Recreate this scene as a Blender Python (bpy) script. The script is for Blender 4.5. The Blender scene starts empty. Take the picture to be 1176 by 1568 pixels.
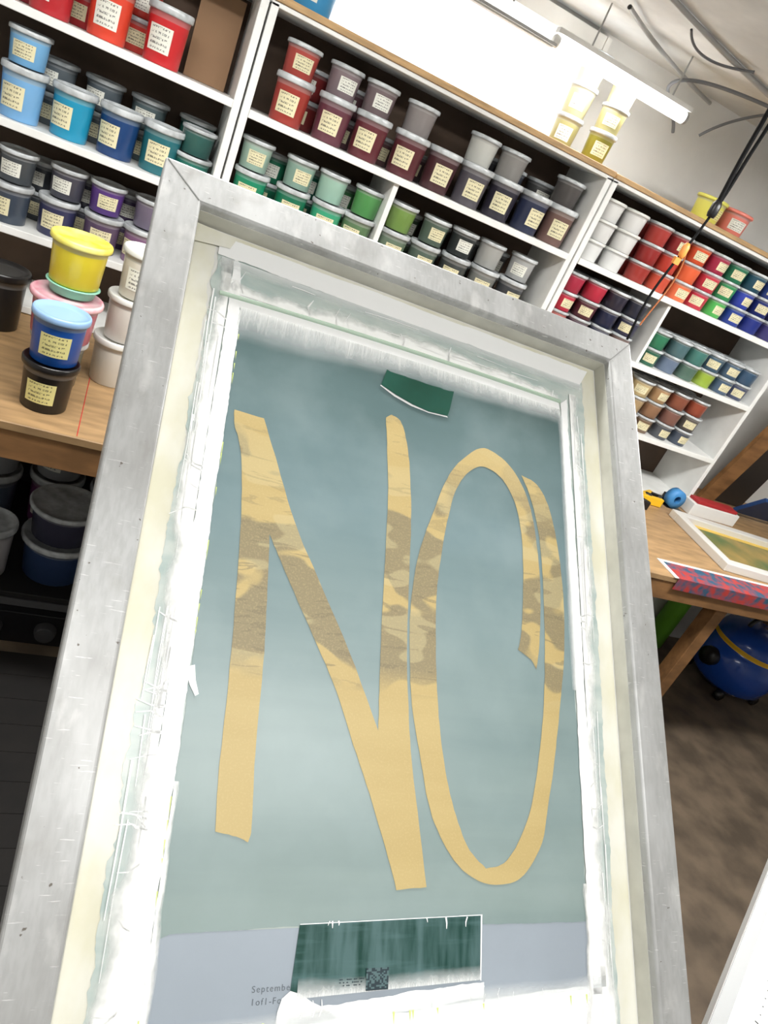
import bpy, math, random
from mathutils import Vector as V, Matrix
random.seed(7)
CZ=1.85          # eye height above the floor; everything is authored relative to the eye, then lifted
sc=bpy.context.scene
sc.view_settings.view_transform='Standard'
sc.view_settings.look='None'
# ---------------------------------------------------------------- materials
def lin(c):
    o=[]
    for a in c[:3]:
        a=a/255.0
        o.append(a/12.92 if a<=0.04045 else ((a+0.055)/1.055)**2.4)
    return (o[0],o[1],o[2],1.0)
_m={}
def mat(name,col,rough=0.5,metal=0.0,spec=0.5,emit=0.0,noise=0.0,nscale=8.0,bump=0.0,bscale=40.0,coat=0.0,col2=None,stretch=None,detail=4.0):
    if name in _m: return _m[name]
    m=bpy.data.materials.new(name); m.use_nodes=True
    nt=m.node_tree; b=nt.nodes['Principled BSDF']
    b.inputs['Base Color'].default_value=lin(col)
    b.inputs['Roughness'].default_value=rough
    b.inputs['Metallic'].default_value=metal
    b.inputs['Specular IOR Level'].default_value=spec
    b.inputs['Coat Weight'].default_value=coat
    if emit>0:
        b.inputs['Emission Color'].default_value=lin(col)
        b.inputs['Emission Strength'].default_value=emit
    if noise>0 or col2 is not None or bump>0:
        tc=nt.nodes.new('ShaderNodeTexCoord'); mp=nt.nodes.new('ShaderNodeMapping')
        nt.links.new(tc.outputs['Object'],mp.inputs['Vector'])
        if stretch: mp.inputs['Scale'].default_value=stretch
        if noise>0 or col2 is not None:
            n=nt.nodes.new('ShaderNodeTexNoise'); n.inputs['Scale'].default_value=nscale; n.inputs['Detail'].default_value=detail
            nt.links.new(mp.outputs[0],n.inputs['Vector'])
            r=nt.nodes.new('ShaderNodeValToRGB')
            c1=lin(col)
            c2=lin(col2) if col2 is not None else tuple([x*(1-noise) for x in c1[:3]])+(1,)
            r.color_ramp.elements[0].position=0.35; r.color_ramp.elements[0].color=c2
            r.color_ramp.elements[1].position=0.65; r.color_ramp.elements[1].color=c1
            nt.links.new(n.outputs['Fac'],r.inputs[0]); nt.links.new(r.outputs[0],b.inputs['Base Color'])
        if bump>0:
            n2=nt.nodes.new('ShaderNodeTexNoise'); n2.inputs['Scale'].default_value=bscale; n2.inputs['Detail'].default_value=6
            nt.links.new(mp.outputs[0],n2.inputs['Vector'])
            bp=nt.nodes.new('ShaderNodeBump'); bp.inputs['Strength'].default_value=bump; bp.inputs['Distance'].default_value=0.005
            nt.links.new(n2.outputs['Fac'],bp.inputs['Height']); nt.links.new(bp.outputs[0],b.inputs['Normal'])
    _m[name]=m
    return m
def mathnode(nt,op,*args):
    n=nt.nodes.new('ShaderNodeMath'); n.operation=op
    for i,x in enumerate(args):
        if isinstance(x,(int,float)): n.inputs[i].default_value=x
        else: nt.links.new(x,n.inputs[i])
    return n.outputs[0]
def label_mat(name,col):
    if name in _m: return _m[name]
    m=bpy.data.materials.new(name); m.use_nodes=True; nt=m.node_tree; b=nt.nodes['Principled BSDF']
    b.inputs['Roughness'].default_value=0.6
    N=nt.nodes.new; L=nt.links.new
    uv=N('ShaderNodeUVMap'); sx=N('ShaderNodeSeparateXYZ'); L(uv.outputs[0],sx.inputs[0])
    def mth(op,a,bb=None): return mathnode(nt,op,*([a] if bb is None else [a,bb]))
    v5=mth('MULTIPLY',sx.outputs[1],5.0); fl=mth('FLOOR',v5); fr=mth('FRACT',v5)
    line=mth('MULTIPLY',mth('GREATER_THAN',fr,0.3),mth('LESS_THAN',fr,0.75))
    cb=N('ShaderNodeCombineXYZ'); L(mth('MULTIPLY',sx.outputs[0],16.0),cb.inputs[0]); L(mth('MULTIPLY',fl,7.3),cb.inputs[1])
    L(mth('MULTIPLY',v5,1.5),cb.inputs[2])
    n=N('ShaderNodeTexNoise'); n.inputs['Scale'].default_value=1.3; n.inputs['Detail'].default_value=2; L(cb.outputs[0],n.inputs['Vector'])
    txt=mth('GREATER_THAN',n.outputs['Fac'],0.5)
    mg=mth('MULTIPLY',mth('GREATER_THAN',sx.outputs[0],0.1),mth('LESS_THAN',sx.outputs[0],0.86))
    mg2=mth('MULTIPLY',mth('GREATER_THAN',sx.outputs[1],0.08),mth('LESS_THAN',sx.outputs[1],0.94))
    k=mth('MULTIPLY',mth('MULTIPLY',line,txt),mth('MULTIPLY',mg,mg2))
    k=mth('MULTIPLY',k,0.75)
    mx=N('ShaderNodeMix'); mx.data_type='RGBA'; L(k,mx.inputs[0])
    mx.inputs[6].default_value=lin(col); mx.inputs[7].default_value=lin((45,42,40))
    L(mx.outputs[2],b.inputs['Base Color'])
    _m[name]=m; return m
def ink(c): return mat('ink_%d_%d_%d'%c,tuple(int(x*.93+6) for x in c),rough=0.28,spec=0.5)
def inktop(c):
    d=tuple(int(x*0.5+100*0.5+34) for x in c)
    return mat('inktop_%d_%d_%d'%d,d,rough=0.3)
LID=mat('lid_clear',(206,211,213),rough=0.22,spec=0.7,noise=0.35,nscale=30)
LIDW=mat('lid_white',(228,229,224),rough=0.3)
LAB=label_mat('paper_label',(224,216,178)); LABW=label_mat('white_label',(226,226,215))
LABY=label_mat('yellow_label',(228,220,150))
# ---------------------------------------------------------------- mesh builder
class MB:
    def __init__(s): s.v=[]; s.f=[]; s.m=[]; s.sm=[]; s.uv=[]; s.mats=[]
    def mi(s,m):
        if m not in s.mats: s.mats.append(m)
        return s.mats.index(m)
    def face(s,idx,m,smooth=False,uv=None):
        s.f.append(tuple(idx)); s.m.append(s.mi(m)); s.sm.append(smooth); s.uv.append(uv)
    def box(s,x0,x1,y0,y1,z0,z1,m):
        b=len(s.v)
        for z in (z0,z1):
            for x,y in ((x0,y0),(x1,y0),(x1,y1),(x0,y1)): s.v.append((x,y,z))
        for q in ((0,3,2,1),(4,5,6,7),(0,1,5,4),(1,2,6,5),(2,3,7,6),(3,0,4,7)): s.face([b+i for i in q],m)
    def obox(s,p,ax,ay,az,hx,hy,hz,m):
        b=len(s.v); p=V(p); ax=V(ax).normalized(); ay=V(ay).normalized(); az=V(az).normalized()
        for k in (-1,1):
            for i,j in ((-1,-1),(1,-1),(1,1),(-1,1)): s.v.append(tuple(p+ax*hx*i+ay*hy*j+az*hz*k))
        for q in ((0,3,2,1),(4,5,6,7),(0,1,5,4),(1,2,6,5),(2,3,7,6),(3,0,4,7)): s.face([b+i for i in q],m)
    def lathe(s,c,prof,ms,seg=28,axis='z',tilt=None):
        rings=[]
        for r,z in prof:
            if r<1e-6:
                s.v.append((0,0,z)); rings.append([len(s.v)-1])
            else:
                k=len(s.v)
                for i in range(seg):
                    a=2*math.pi*i/seg; s.v.append((r*math.cos(a),r*math.sin(a),z))
                rings.append(list(range(k,k+seg)))
        st=rings[0][0]
        for i in range(len(rings)-1):
            a,b=rings[i],rings[i+1]; m=ms[i] if isinstance(ms,(list,tuple)) else ms
            for j in range(seg):
                j2=(j+1)%seg
                if len(a)==1 and len(b)==1: break
                if len(a)==1: s.face([a[0],b[j2],b[j]],m,True)
                elif len(b)==1: s.face([a[j],a[j2],b[0]],m,True)
                else: s.face([a[j],a[j2],b[j2],b[j]],m,True)
        M=Matrix.Translation(V(c))
        if axis=='x': M=M@Matrix.Rotation(math.pi/2,4,'Y')
        if axis=='y': M=M@Matrix.Rotation(-math.pi/2,4,'X')
        if tilt: M=M@tilt
        for k in range(st,len(s.v)): s.v[k]=tuple(M@V(s.v[k]))
    def poly(s,pts,m,z=0.0):
        from mathutils.geometry import tessellate_polygon
        b=len(s.v)
        for p in pts: s.v.append((p[0],p[1],z))
        for t in tessellate_polygon([[V((p[0],p[1],0)) for p in pts]]):
            a,bb,c=[V((pts[i][0],pts[i][1])) for i in t]
            cr=(bb-a).x*(c-a).y-(bb-a).y*(c-a).x
            if cr<0: t=(t[0],t[2],t[1])
            s.face([b+i for i in t],m)
    def quad_uv(s,pts,uvs,m,z):
        b=len(s.v)
        for p in pts: s.v.append((p[0],p[1],z))
        a,bb,c=V(pts[0]),V(pts[1]),V(pts[2])
        cr=(bb-a).x*(c-a).y-(bb-a).y*(c-a).x
        idx=[0,1,2,3] if cr>0 else [3,2,1,0]
        s.face([b+i for i in idx],m,False,[uvs[i] for i in idx])
    def build(s,name,parent=None,mw=None):
        me=bpy.data.meshes.new(name); me.from_pydata(s.v,[],s.f)
        for m in s.mats: me.materials.append(m)
        uvl=me.uv_layers.new(name='UVMap')
        for i,p in enumerate(me.polygons):
            p.material_index=s.m[i]; p.use_smooth=s.sm[i]
            if s.uv[i]:
                for k,li in enumerate(p.loop_indices): uvl.data[li].uv=s.uv[i][k]
        me.update()
        o=bpy.data.objects.new(name,me); sc.collection.objects.link(o)
        if parent: o.parent=parent
        return o
def bevel(o,w=0.002,seg=2):
    b=o.modifiers.new('bevel','BEVEL'); b.width=w; b.segments=seg; b.limit_method='ANGLE'; b.angle_limit=math.radians(40)
    return o
def empty(name,loc=(0,0,0)):
    e=bpy.data.objects.new(name,None); sc.collection.objects.link(e); e.location=loc; e.empty_display_size=0.1; return e
def tub(mb,x,y,z,R,H,c,label=LAB,rot=None,lid=LID,open_=False,seg=28):
    A=ink(c); B=inktop(c)
    prof=[(0,0),(.80*R,0),(.825*R,.02*H),(.90*R,.76*H),(.925*R,.86*H),(1.0*R,.865*H),(1.02*R,.89*H),(1.02*R,.965*H),(.99*R,.995*H),(.945*R,H),(.92*R,.955*H),(.6*R,.95*H),(0,.95*H)]
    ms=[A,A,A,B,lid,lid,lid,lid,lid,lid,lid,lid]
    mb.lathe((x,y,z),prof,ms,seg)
    if label:
        if rot is None: rot=random.uniform(-25,20)
        a0=math.radians(-100+rot)  # faces towards the viewer side of the shelf
        w=math.radians(70); n=8; z0=.20*H; z1=.64*H
        b=len(mb.v)
        for i in range(n+1):
            a=a0-w/2+w*i/n
            for zz in (z0,z1):
                r=R*(.825+(.90-.825)*(zz/H-.02)/.74)+.0012
                mb.v.append((x+r*math.cos(a),y+r*math.sin(a),z+zz))
        for i in range(n):
            k=b+2*i
            mb.face([k,k+2,k+3,k+1],label,True,[(i/n,0),((i+1)/n,0),((i+1)/n,1),(i/n,1)])
def curve(name,pts,r,m,parent=None,cyc=False):
    c=bpy.data.curves.new(name,'CURVE'); c.dimensions='3D'; c.bevel_depth=r; c.bevel_resolution=3; c.resolution_u=10
    s=c.splines.new('NURBS'); s.points.add(len(pts)-1)
    for i,p in enumerate(pts): s.points[i].co=(p[0],p[1],p[2],1)
    s.order_u=min(4,len(pts)); s.use_endpoint_u=True; s.use_cyclic_u=cyc
    c.materials.append(m); o=bpy.data.objects.new(name,c); sc.collection.objects.link(o)
    if parent: o.parent=parent
    return o
# ---------------------------------------------------------------- room shell
FL=-1.85; CE=0.62; WB=2.75; XL=-1.6; XR=4.6; YF=-1.6
wallm=mat('painted_wall',(226,226,222),rough=0.8,noise=0.12,nscale=3,bump=0.3,bscale=25)
ceilm=mat('ceiling_plaster',(226,227,225),rough=0.85,noise=0.25,nscale=4,bump=0.6,bscale=12)
floorm=mat('concrete_floor',(122,106,88),rough=0.6,noise=0.5,nscale=7,bump=0.25,bscale=30,detail=10)
def slab(name,*a,m):
    b=MB(); b.box(*a,m); return b.build(name)
slab('floor',XL,XR,YF,WB,FL-.05,FL,m=floorm)
slab('ceiling',XL,XR,YF,WB,CE,CE+.05,m=ceilm)
slab('wall_left',XL-.05,XL,YF,WB,FL,CE,m=wallm)
slab('wall_right',XR,XR+.05,YF,WB,FL,CE,m=wallm)
slab('wall_front',XL,XR,YF-.05,YF,FL,CE,m=wallm)
slab('wall_back',XL,XR,WB,WB+.05,FL,CE,m=wallm)
# frosted window behind the shelf top
white=mat('white_paint',(236,236,232),rough=0.45,noise=0.06,nscale=10)
w=MB()
gl=mat('frosted_daylight_pane',(250,252,255),rough=0.4,emit=1.6)
w.box(.20,1.335,WB-.02,WB-.012,.23,.55,gl)
for a in ((.15,.20,WB-.045,WB-.001,.2,.60),(1.335,1.355,WB-.03,WB-.001,.2,.60),(1.37,1.39,WB-.05,WB-.001,.2,.60),(.15,1.39,WB-.045,WB-.001,.55,.60),(.15,1.39,WB-.045,WB-.001,.2,.23)):
    w.box(*a,white)
w.build('window_1')
# ---------------------------------------------------------------- shelving unit
brown=mat('shelf_back_board',(92,74,60),rough=0.8,noise=0.35,nscale=6)
ply=mat('plywood_edge',(196,160,112),rough=0.6,noise=0.3,nscale=12,stretch=(1,1,8))
lip=mat('shelf_white_edge',(238,239,236),rough=0.4,noise=0.08,nscale=14)
s=MB()
SY=2.40; SB=2.69; TZ=-.87
XS0=-.95; XS1=2.66
s.box(XS0,XS1,SB-.012,SB,TZ,.19,brown)
for x in (XS0,.21,.238,1.445,1.473,2.635):
    s.box(x-.0,x+.022,SY,SB-.012,TZ,.198,lip)
def board(x0,x1,z,t=.022): s.box(x0,x1,SY-.006,SB-.012,z-t,z,lip)
for z in (-.068,-.345,-.625):
    board(XS0+.022,.21,z); 
for z in (-.074,-.345,-.615): board(.26,1.445,z)
for z in (-.070,-.338,-.611): board(1.495,2.635,z)
board(XS0+.022,.21,-.845); board(.26,1.445,-.845); board(1.495,2.635,-.845)
# tops: white board with raw plywood nosing
s.box(XS0,.21,SY-.006,SB,.198,.214,lip); s.box(.238,1.467,SY,SB,.190,.203,lip); s.box(1.473,XS1,SY,SB,.190,.203,lip)
s.box(.238,1.467,SY-.008,SB,.203,.221,ply); s.box(1.473,XS1,SY-.008,SB,.203,.219,ply)
s.box(.750,.768,SY+.01,SB-.012,-.345,-.096,lip)
s.box(1.965,1.980,SY+.01,SB-.012,-.338,-.092,lip)
bevel(s.build('storage_shelf'),.0015,1)
# cardboard sheet leaning in the left bay
card=mat('cardboard',(150,118,88),rough=0.8,noise=0.15,nscale=5)
c=MB(); c.obox((.13,2.60,.055),(1,0,0),(0,1,0),(0,0,1),.062,.004,.122,card); c.build('cardboard_sheet')
# ---------------------------------------------------------------- ink tubs on the shelves
def row(name,z,items,yf=2.47,H=.128,R=.059,back=None,label=LAB):
    mb=MB()
    for it in items:
        x,col=it[0],it[1]; up=it[2] if len(it)>2 else None
        jy=random.uniform(-.008,.008); x+=random.uniform(-.004,.004)
        tub(mb,x,yf+jy,z+.0005,R,H,col,label)
        if up is not None:
            tub(mb,x+random.uniform(-.006,.016),yf+jy+.022,z+H+.001,R*.92,.088,up,random.choice([LAB,LABW,None]))
    if back:
        for x,col,n in back:
            for k in range(n): tub(mb,x,yf+.135,z+.0005+k*.089,R*.95,.088,col,LABW if k else LAB)
    return mb.build(name)
L1=[(-.145,(226,70,48)),(0.0,(204,38,42)),(-.29,(190,44,50)),(-.44,(200,70,60)),(-.58,(170,40,50))]
row('ink_tub_row',-.068,L1,H=.145,R=.060,back=[(-.22,(180,40,44),2),(-.08,(204,60,50),2),(-.36,(160,40,50),2)],label=LABW)
L2=[(-.325,(120,176,224),(120,180,226)),(-.195,(30,150,190)),(-.065,(24,62,116)),(.052,(36,108,118)),(-.455,(110,170,220)),(-.59,(90,150,200))]
row('ink_tub_row',-.345,L2,H=.135,R=.060,back=[(-.26,(90,98,104),2),(-.13,(84,94,100),2),(-.0,(84,100,104),2),(.145,(40,98,88),2)])
mb=MB(); tub(mb,.150,2.475,-.3445,.056,.088,(34,110,96)); tub(mb,.150,2.485,-.2560,.052,.075,(50,96,90),None); mb.build('ink_tub_row')
L3=[(-.31,(60,70,86),(70,76,80)),(-.18,(50,52,88),(70,70,82)),(-.055,(92,74,102),(90,58,132)),(.060,(134,96,134),(120,110,130)),(.155,(150,70,110),None),(-.44,(60,60,80),None),(-.57,(60,60,80),None)]
row('ink_tub_row',-.625,[(a,b,c2) if c2 else (a,b) for a,b,c2 in L3],H=.112,R=.058,back=[(-.25,(60,64,70),2),(-.12,(60,60,76),2),(0,(76,60,94),2)])
A=[(.375,(162,54,46),(176,70,62)),(.512,(104,56,68),(134,118,122)),(.635,(100,42,50),(120,104,106)),(.772,(90,40,46),(144,136,134)),(.893,(74,42,46)),(1.020,(84,80,88),(206,206,198)),(1.145,(46,42,54),(146,142,138)),(1.268,(44,50,76)),(1.385,(116,88,80),(84,80,78))]
row('ink_tub_row',-.074,A,H=.130,R=.059,back=[(.44,(120,40,40),2),(.58,(90,60,66),2),(.71,(100,70,70),1),(.84,(80,60,62),1),(1.08,(70,70,76),2),(1.2,(60,64,76),2),(1.33,(76,76,76),2)])
Bc=[(.33,(30,140,102),(160,188,172)),(.465,(24,114,82),(140,172,156)),(.590,(60,168,126),(160,196,178)),(.695,(94,126,88),(84,152,84)),(.835,(104,124,104),(120,152,76)),(.955,(84,100,90),(84,100,88)),(1.080,(62,66,66),(46,50,50)),(1.205,(124,126,122),(170,170,166)),(1.330,(62,64,68),(170,172,170))]
row('ink_tub_row',-.345,Bc,H=.112,R=.056,back=[(.4,(30,110,80),2),(.53,(30,100,80),2),(.65,(60,120,70),2),(.9,(60,80,60),2),(1.02,(60,64,64),2),(1.15,(70,74,74),2),(1.28,(76,76,76),2)])
mb=MB()
for i in range(9): tub(mb,.33+.13*i,2.48,-.6145,.058,.125,random.choice([(60,60,66),(90,90,88),(50,70,60)]))
mb.build('ink_tub_row')
# right bay: small pint tubs stacked three high
def pints(name,z,cols,levels=3,H=.072,R=.050,ys=(2.462,2.575)):
    mb=MB()
    for x,cl in cols:
        for yi,y in enumerate(ys):
            for k in range(levels):
                cc=cl[k%len(cl)] if isinstance(cl,list) else cl
                lid=LIDW if sum(cc)>600 else LID
                tub(mb,x+random.uniform(-.004,.004),y+random.uniform(-.005,.005),z+.0005+k*(H+.0005),R,H,cc,random.choice([LAB,LAB,None]) if yi==0 and sum(cc)<600 else None,lid=lid,seg=24)
    return mb.build(name)
W=(232,232,230)
pints('pint_tub_stack',-.070,[(1.555,W),(1.665,W),(1.790,[(160,50,42),(150,42,40),(168,56,50)]),(1.897,[(206,80,56),(196,62,48),(150,46,46)]),(2.002,[(240,118,74),(236,102,60),(226,86,48)]),(2.107,[(196,46,66),(206,54,72),(170,46,74)]),(2.212,[(80,180,84),(54,150,90),(40,120,84)]),(2.318,[(36,60,150),(48,66,170),(34,76,94)]),(2.424,[(34,48,130),(30,42,112),(44,68,142)]),(2.53,[(60,54,110),(46,46,92),(46,50,84)])])
pints('pint_tub_stack',-.338,[(1.55,[(190,62,56),(196,46,68),(170,42,66)]),(1.657,[(66,46,66),(86,42,52),(190,46,66)]),(1.763,[(40,46,72),(36,40,66),(46,42,56)]),(1.868,[(96,64,58),(50,52,76),(40,42,56)])])
pints('pint_tub_stack',-.338,[(2.045,[(44,100,76),(50,124,90),(100,164,120)]),(2.155,[(106,122,146),(80,112,118),(90,104,116)]),(2.262,[(84,112,98),(70,126,118),(98,118,108)]),(2.368,[(156,182,64),(70,98,118),(138,156,70)]),(2.474,[(70,92,118),(80,104,126),(98,118,136)]),(2.575,[(70,78,106),(60,88,116),(70,88,98)])],levels=2)
pints('pint_tub_stack',-.611,[(1.60,(60,60,60)),(1.72,(80,70,60)),(1.84,(60,60,66)),(2.10,[(90,84,70),(176,150,110),(196,176,130)]),(2.21,[(120,96,74),(150,112,84),(176,140,100)]),(2.32,[(80,84,92),(130,90,80),(140,80,60)]),(2.43,[(70,80,96),(90,84,80),(150,70,50)])],levels=3)
# on top of the shelves
mb=MB()
for k,cc in enumerate([(176,172,120),(196,190,148),(212,212,196)]): tub(mb,1.305,2.57,.2215+k*.100,.050,.100,cc,LABW)
mb.build('pint_tub_stack')
mb=MB()
for k,(cc,h) in enumerate([((140,134,44),.098),((190,180,124),.08),((206,198,156),.072)]): tub(mb,1.415,2.505,.2215+sum([.098,.08,.072][:k])+.0005*k,.050,h,cc,LAB)
mb.build('pint_tub_stack')
for x,cc in ((1.965,(226,222,104)),(2.10,(236,134,120))):
    mb=MB(); tub(mb,x,2.50,.2195,.062,.085,cc,LABW if x>2 else LABY,lid=mat('lid_%d'%int(x*100),cc,rough=.3)); mb.build('ink_tub')
mb=MB(); tub(mb,.35,2.50,.2215,.075,.12,(60,150,205),LABW,lid=mat('lid_blue',(70,160,210),rough=.3)); mb.build('ink_tub')
# ---------------------------------------------------------------- workbench
bwood=mat('bench_plywood',(176,142,100),rough=0.55,noise=0.35,nscale=7,stretch=(1,5,1),detail=8)
bdark=mat('bench_wood_edge',(150,108,66),rough=0.6,noise=0.4,nscale=7,stretch=(1,5,3))
blackp=mat('black_panel',(20,19,19),rough=0.7)
b=MB()
BX0=-1.2; BX1=4.2; BF=1.665
b.box(BX0,BX1,BF,2.735,TZ-.022,TZ,bwood)
b.box(BX0,BX1,BF+.004,BF+.04,TZ-.10,TZ-.022,bdark)
for x in (-1.15,.42,2.36,4.1):
    for y in (BF+.045,2.62): b.box(x,x+.06,y,y+.06,FL,TZ-.022,bdark)
b.box(BX0+.1,1.9,1.95,2.62,-1.62,-1.60,blackp)
b.box(BX0,1.95,2.69,2.70,FL,TZ-.10,blackp)  # black sheet added at the back to darken the space under the bench
bevel(b.build('workbench'),.002,1)
r=MB(); r.box(.006,.008,BF+.01,2.2,TZ,TZ+.0006,mat('red_line',(190,40,40)))
r.build('marking_tape')
def bucket(name,x,y,z,R,H,c,label=LAB,lid=LID,rot=0):
    mb=MB(); tub(mb,x,y,z,R,H,c,label,rot=rot,lid=lid,seg=40); return mb.build(name)
e=TZ+.0005
bucket('ink_bucket',-.085,1.80,e,.065,.126,(22,20,20),LABY,lid=mat('lid_black',(26,24,24),rough=.3))
bucket('ink_bucket',-.083,1.80,e+.1265,.065,.124,(22,86,178),LABY,lid=mat('lid_lightblue',(150,186,226),rough=.25),rot=10)
bucket('ink_bucket',-.085,1.965,e,.070,.133,(96,100,88),LABY)
bucket('ink_bucket',-.086,1.950,e+.1335,.086,.112,(206,110,130),None,lid=mat('lid_pink',(226,150,164),rough=.25,col2=(236,205,208),nscale=18))
bucket('ink_bucket',-.080,1.968,e+.246,.064,.026,(110,190,160),None,lid=mat('lid_green',(140,200,175),rough=.3))
bucket('ink_bucket',-.080,1.968,e+.2725,.072,.116,(226,206,50),None,lid=mat('lid_yellow',(238,234,140),rough=.25,col2=(232,214,50),nscale=14))
for k,(h,c3) in enumerate([(.135,(225,222,212)),(.125,(232,228,220)),(.13,(226,220,205))]):
    bucket('ink_bucket',.055+.012*k,2.06,e+[0,.1355,.261][k],.064,h,c3,LABW if k==2 else None,lid=LIDW)
bucket('ink_bucket',-.275,2.25,e,.075,.17,(24,24,26),None,lid=mat('lid_black',(26,24,24)))
bucket('ink_bucket',-.42,2.1,e,.075,.17,(60,60,62),LABW)
# under the bench
mb=MB(); tub(mb,.03,2.10,-1.5995,.115,.15,(44,64,104),None); tub(mb,.03,2.10,-1.449,.11,.12,(60,60,80),None)
tub(mb,-.17,2.05,-1.5995,.075,.19,(190,188,190),None); tub(mb,.3,2.15,-1.5995,.1,.2,(120,40,90),None)
for x,y,cc in ((-.22,2.36,(90,100,120)),(-.02,2.40,(120,60,110)),(.18,2.38,(60,110,110)),(-.42,2.3,(160,60,60))):
    tub(mb,x,y,-1.5995,.09,.20,cc,LABW); tub(mb,x,y,-1.399,.088,.18,(150,152,155),LABW)
mb.build('ink_tub_row')
k=MB(); blk2=mat('black_plastic',(24,24,26),rough=.35)
k.box(-.25,.30,2.0,2.4,FL+.001,FL+.13,blk2); k.box(-.2,.25,2.03,2.36,FL+.13,FL+.16,mat('grey_plastic',(90,90,92)))
k.lathe((.05,1.998,FL+.07),[(0,-.03),(.03,-.03),(.035,-.01),(.035,0)],mat('knob',(60,60,62)),20,axis='y')
k.lathe((-.1,1.998,FL+.07),[(0,-.02),(.02,-.02),(.022,0)],mat('knob',(60,60,62)),20,axis='y')
for zz in (.03,.05): k.box(.12,.27,1.995,2.0,FL+zz,FL+zz+.008,mat('grey_plastic',(90,90,92)))
bevel(k.build('heat_dryer'),.004,2)
# black sheet added to put shade on the floor in front of the bench
k=MB(); shade_m=mat('floor_shade_black',(24,20,17),rough=.8,noise=.4,nscale=12); k.box(-1.2,1.1,.3,1.94,FL+.0005,FL+.012,shade_m)
for i in range(16): k.box(-1.2,1.1,.34+i*.1,.36+i*.1,FL+.012,FL+.014,shade_m)
k.build('floor_shade_sheet')
# storage crates under the right of the bench
for x0,x1,y0,h,cc in ((.75,1.25,1.95,.22,(50,44,42)),(1.32,1.85,1.98,.22,(74,60,50))):
    k=MB(); mm=mat('crate_%d'%cc[0],cc,rough=.6,noise=.3,nscale=6)
    k.box(x0,x1,y0,y0+.5,FL+.001,FL+h-.03,mm); k.box(x0-.01,x1+.01,y0-.01,y0+.51,FL+h-.03,FL+h,mm)
    k.box((x0+x1)/2-.07,(x0+x1)/2+.07,y0-.014,y0-.001,FL+h-.09,FL+h-.06,blk2)
    bevel(k.build('storage_crate'),.004,2)
# small screen, print and clamps on the right of the bench
fr=empty('small_screen_frame',(2.76,2.00,TZ)); fr.rotation_euler=(0,0,math.radians(-4))
k=MB(); fw=mat('pale_frame',(214,212,206),rough=.4)
hx,hy,t,h=.36,.21,.045,.035
k.box(-hx,hx,-hy,-hy+t,.0005,h,fw); k.box(-hx,hx,hy-t,hy,.0005,h,fw); k.box(-hx,-hx+t,-hy+t,hy-t,.0005,h,fw); k.box(hx-t,hx,-hy+t,hy-t,.0005,h,fw)
bevel(k.build('frame_bars',fr),.003,2)
k=MB(); k.box(-hx+t,hx-t,-hy+t,hy-t,.004,.008,mat('green_mesh',(84,108,60),rough=.4,col2=(170,140,80),nscale=5)); k.build('mesh',fr)
k=MB(); k.box(-hx+t,-hx+t+.05,-hy+t,hy-t,.0085,.009,mat('red_masking',(176,50,44))); k.box(-hx+t,hx-t,hy-t-.03,hy-t,.0085,.009,mat('yellow_masking',(214,180,80))); k.build('masking_tape',fr)
k=MB(); pm=mat('comic_print',(176,56,50),rough=.5,col2=(40,84,110),nscale=34,detail=1)
k.box(2.02,2.95,BF-.003,BF+.10,TZ+.0005,TZ+.003,pm); k.box(2.02,2.95,BF-.005,BF-.003,TZ-.045,TZ+.003,pm)
pw=mat('print_border',(225,222,216)); k.box(2.0,2.02,BF-.003,BF+.10,TZ+.0005,TZ+.003,pw); k.box(2.0,2.95,BF+.10,BF+.115,TZ+.0005,TZ+.003,pw)
k.build('comic_print_sheet')
k=MB(); k.box(2.60,2.9,2.31,2.385,TZ+.0005,TZ+.06,white); k.box(2.62,2.88,2.315,2.38,TZ+.06,TZ+.075,mat('red_lid',(170,40,44)))
bevel(k.build('storage_box'),.003,2)
ye=mat('yellow_plastic',(240,190,40),rough=.35); blu=mat('blue_plastic',(26,78,176),rough=.25,coat=.4)
for x,y,rz,c1 in ((2.33,2.315,15,ye),(2.18,2.27,-30,ye),(2.04,2.33,10,blu)):
    g=empty('spring_clamp',(x,y,TZ+.001)); g.rotation_euler=(0,0,math.radians(rz))
    k=MB()
    for sgn in (-1,1):
        k.obox((.0,.018*sgn,.020),(1,.28*sgn,0),(-.28*sgn,1,0),(0,0,1),.07,.011,.019,c1)
        k.obox((.075,.012*sgn,.020),(1,-.5*sgn,0),(.5*sgn,1,0),(0,0,1),.03,.009,.019,blk2)
    k.lathe((0,0,0),[(0,0),(.017,0),(.017,.042),(0,.042)],blk2,20)
    bevel(k.build('jaws',g),.003,2)
# tape dispenser with roll
k=MB(); tr=mat('tape_roll',(70,140,200)); k.lathe((2.51,2.345,TZ+.0455),[(.018,-.02),(.045,-.02),(.045,.02),(.018,.02),(.018,-.02)],tr,28,axis='y')
k.box(2.47,2.56,2.372,2.382,TZ+.0005,TZ+.05,blk2); k.box(2.47,2.57,2.32,2.382,TZ+.0002,TZ+.0006,blk2); k.build('tape_dispenser')
# leaning boards and sheets right of the shelves
k=MB(); k.obox((2.95,2.5,-.5),(1,0,0),(0,1,.25),(0,-.25,1),.05,.012,.38,bdark); k.build('wood_plank')
k=MB(); k.obox((3.13,2.56,-.55),(1,0,0),(0,1,.2),(0,-.2,1),.10,.012,.32,mat('dark_board',(44,38,34))); k.build('wood_board')
k=MB(); k.obox((3.20,2.42,-.775),(1,0,0),(0,1,.9),(0,-.9,1),.16,.01,.09,mat('blue_board',(30,66,120))); k.build('blue_panel')
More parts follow.
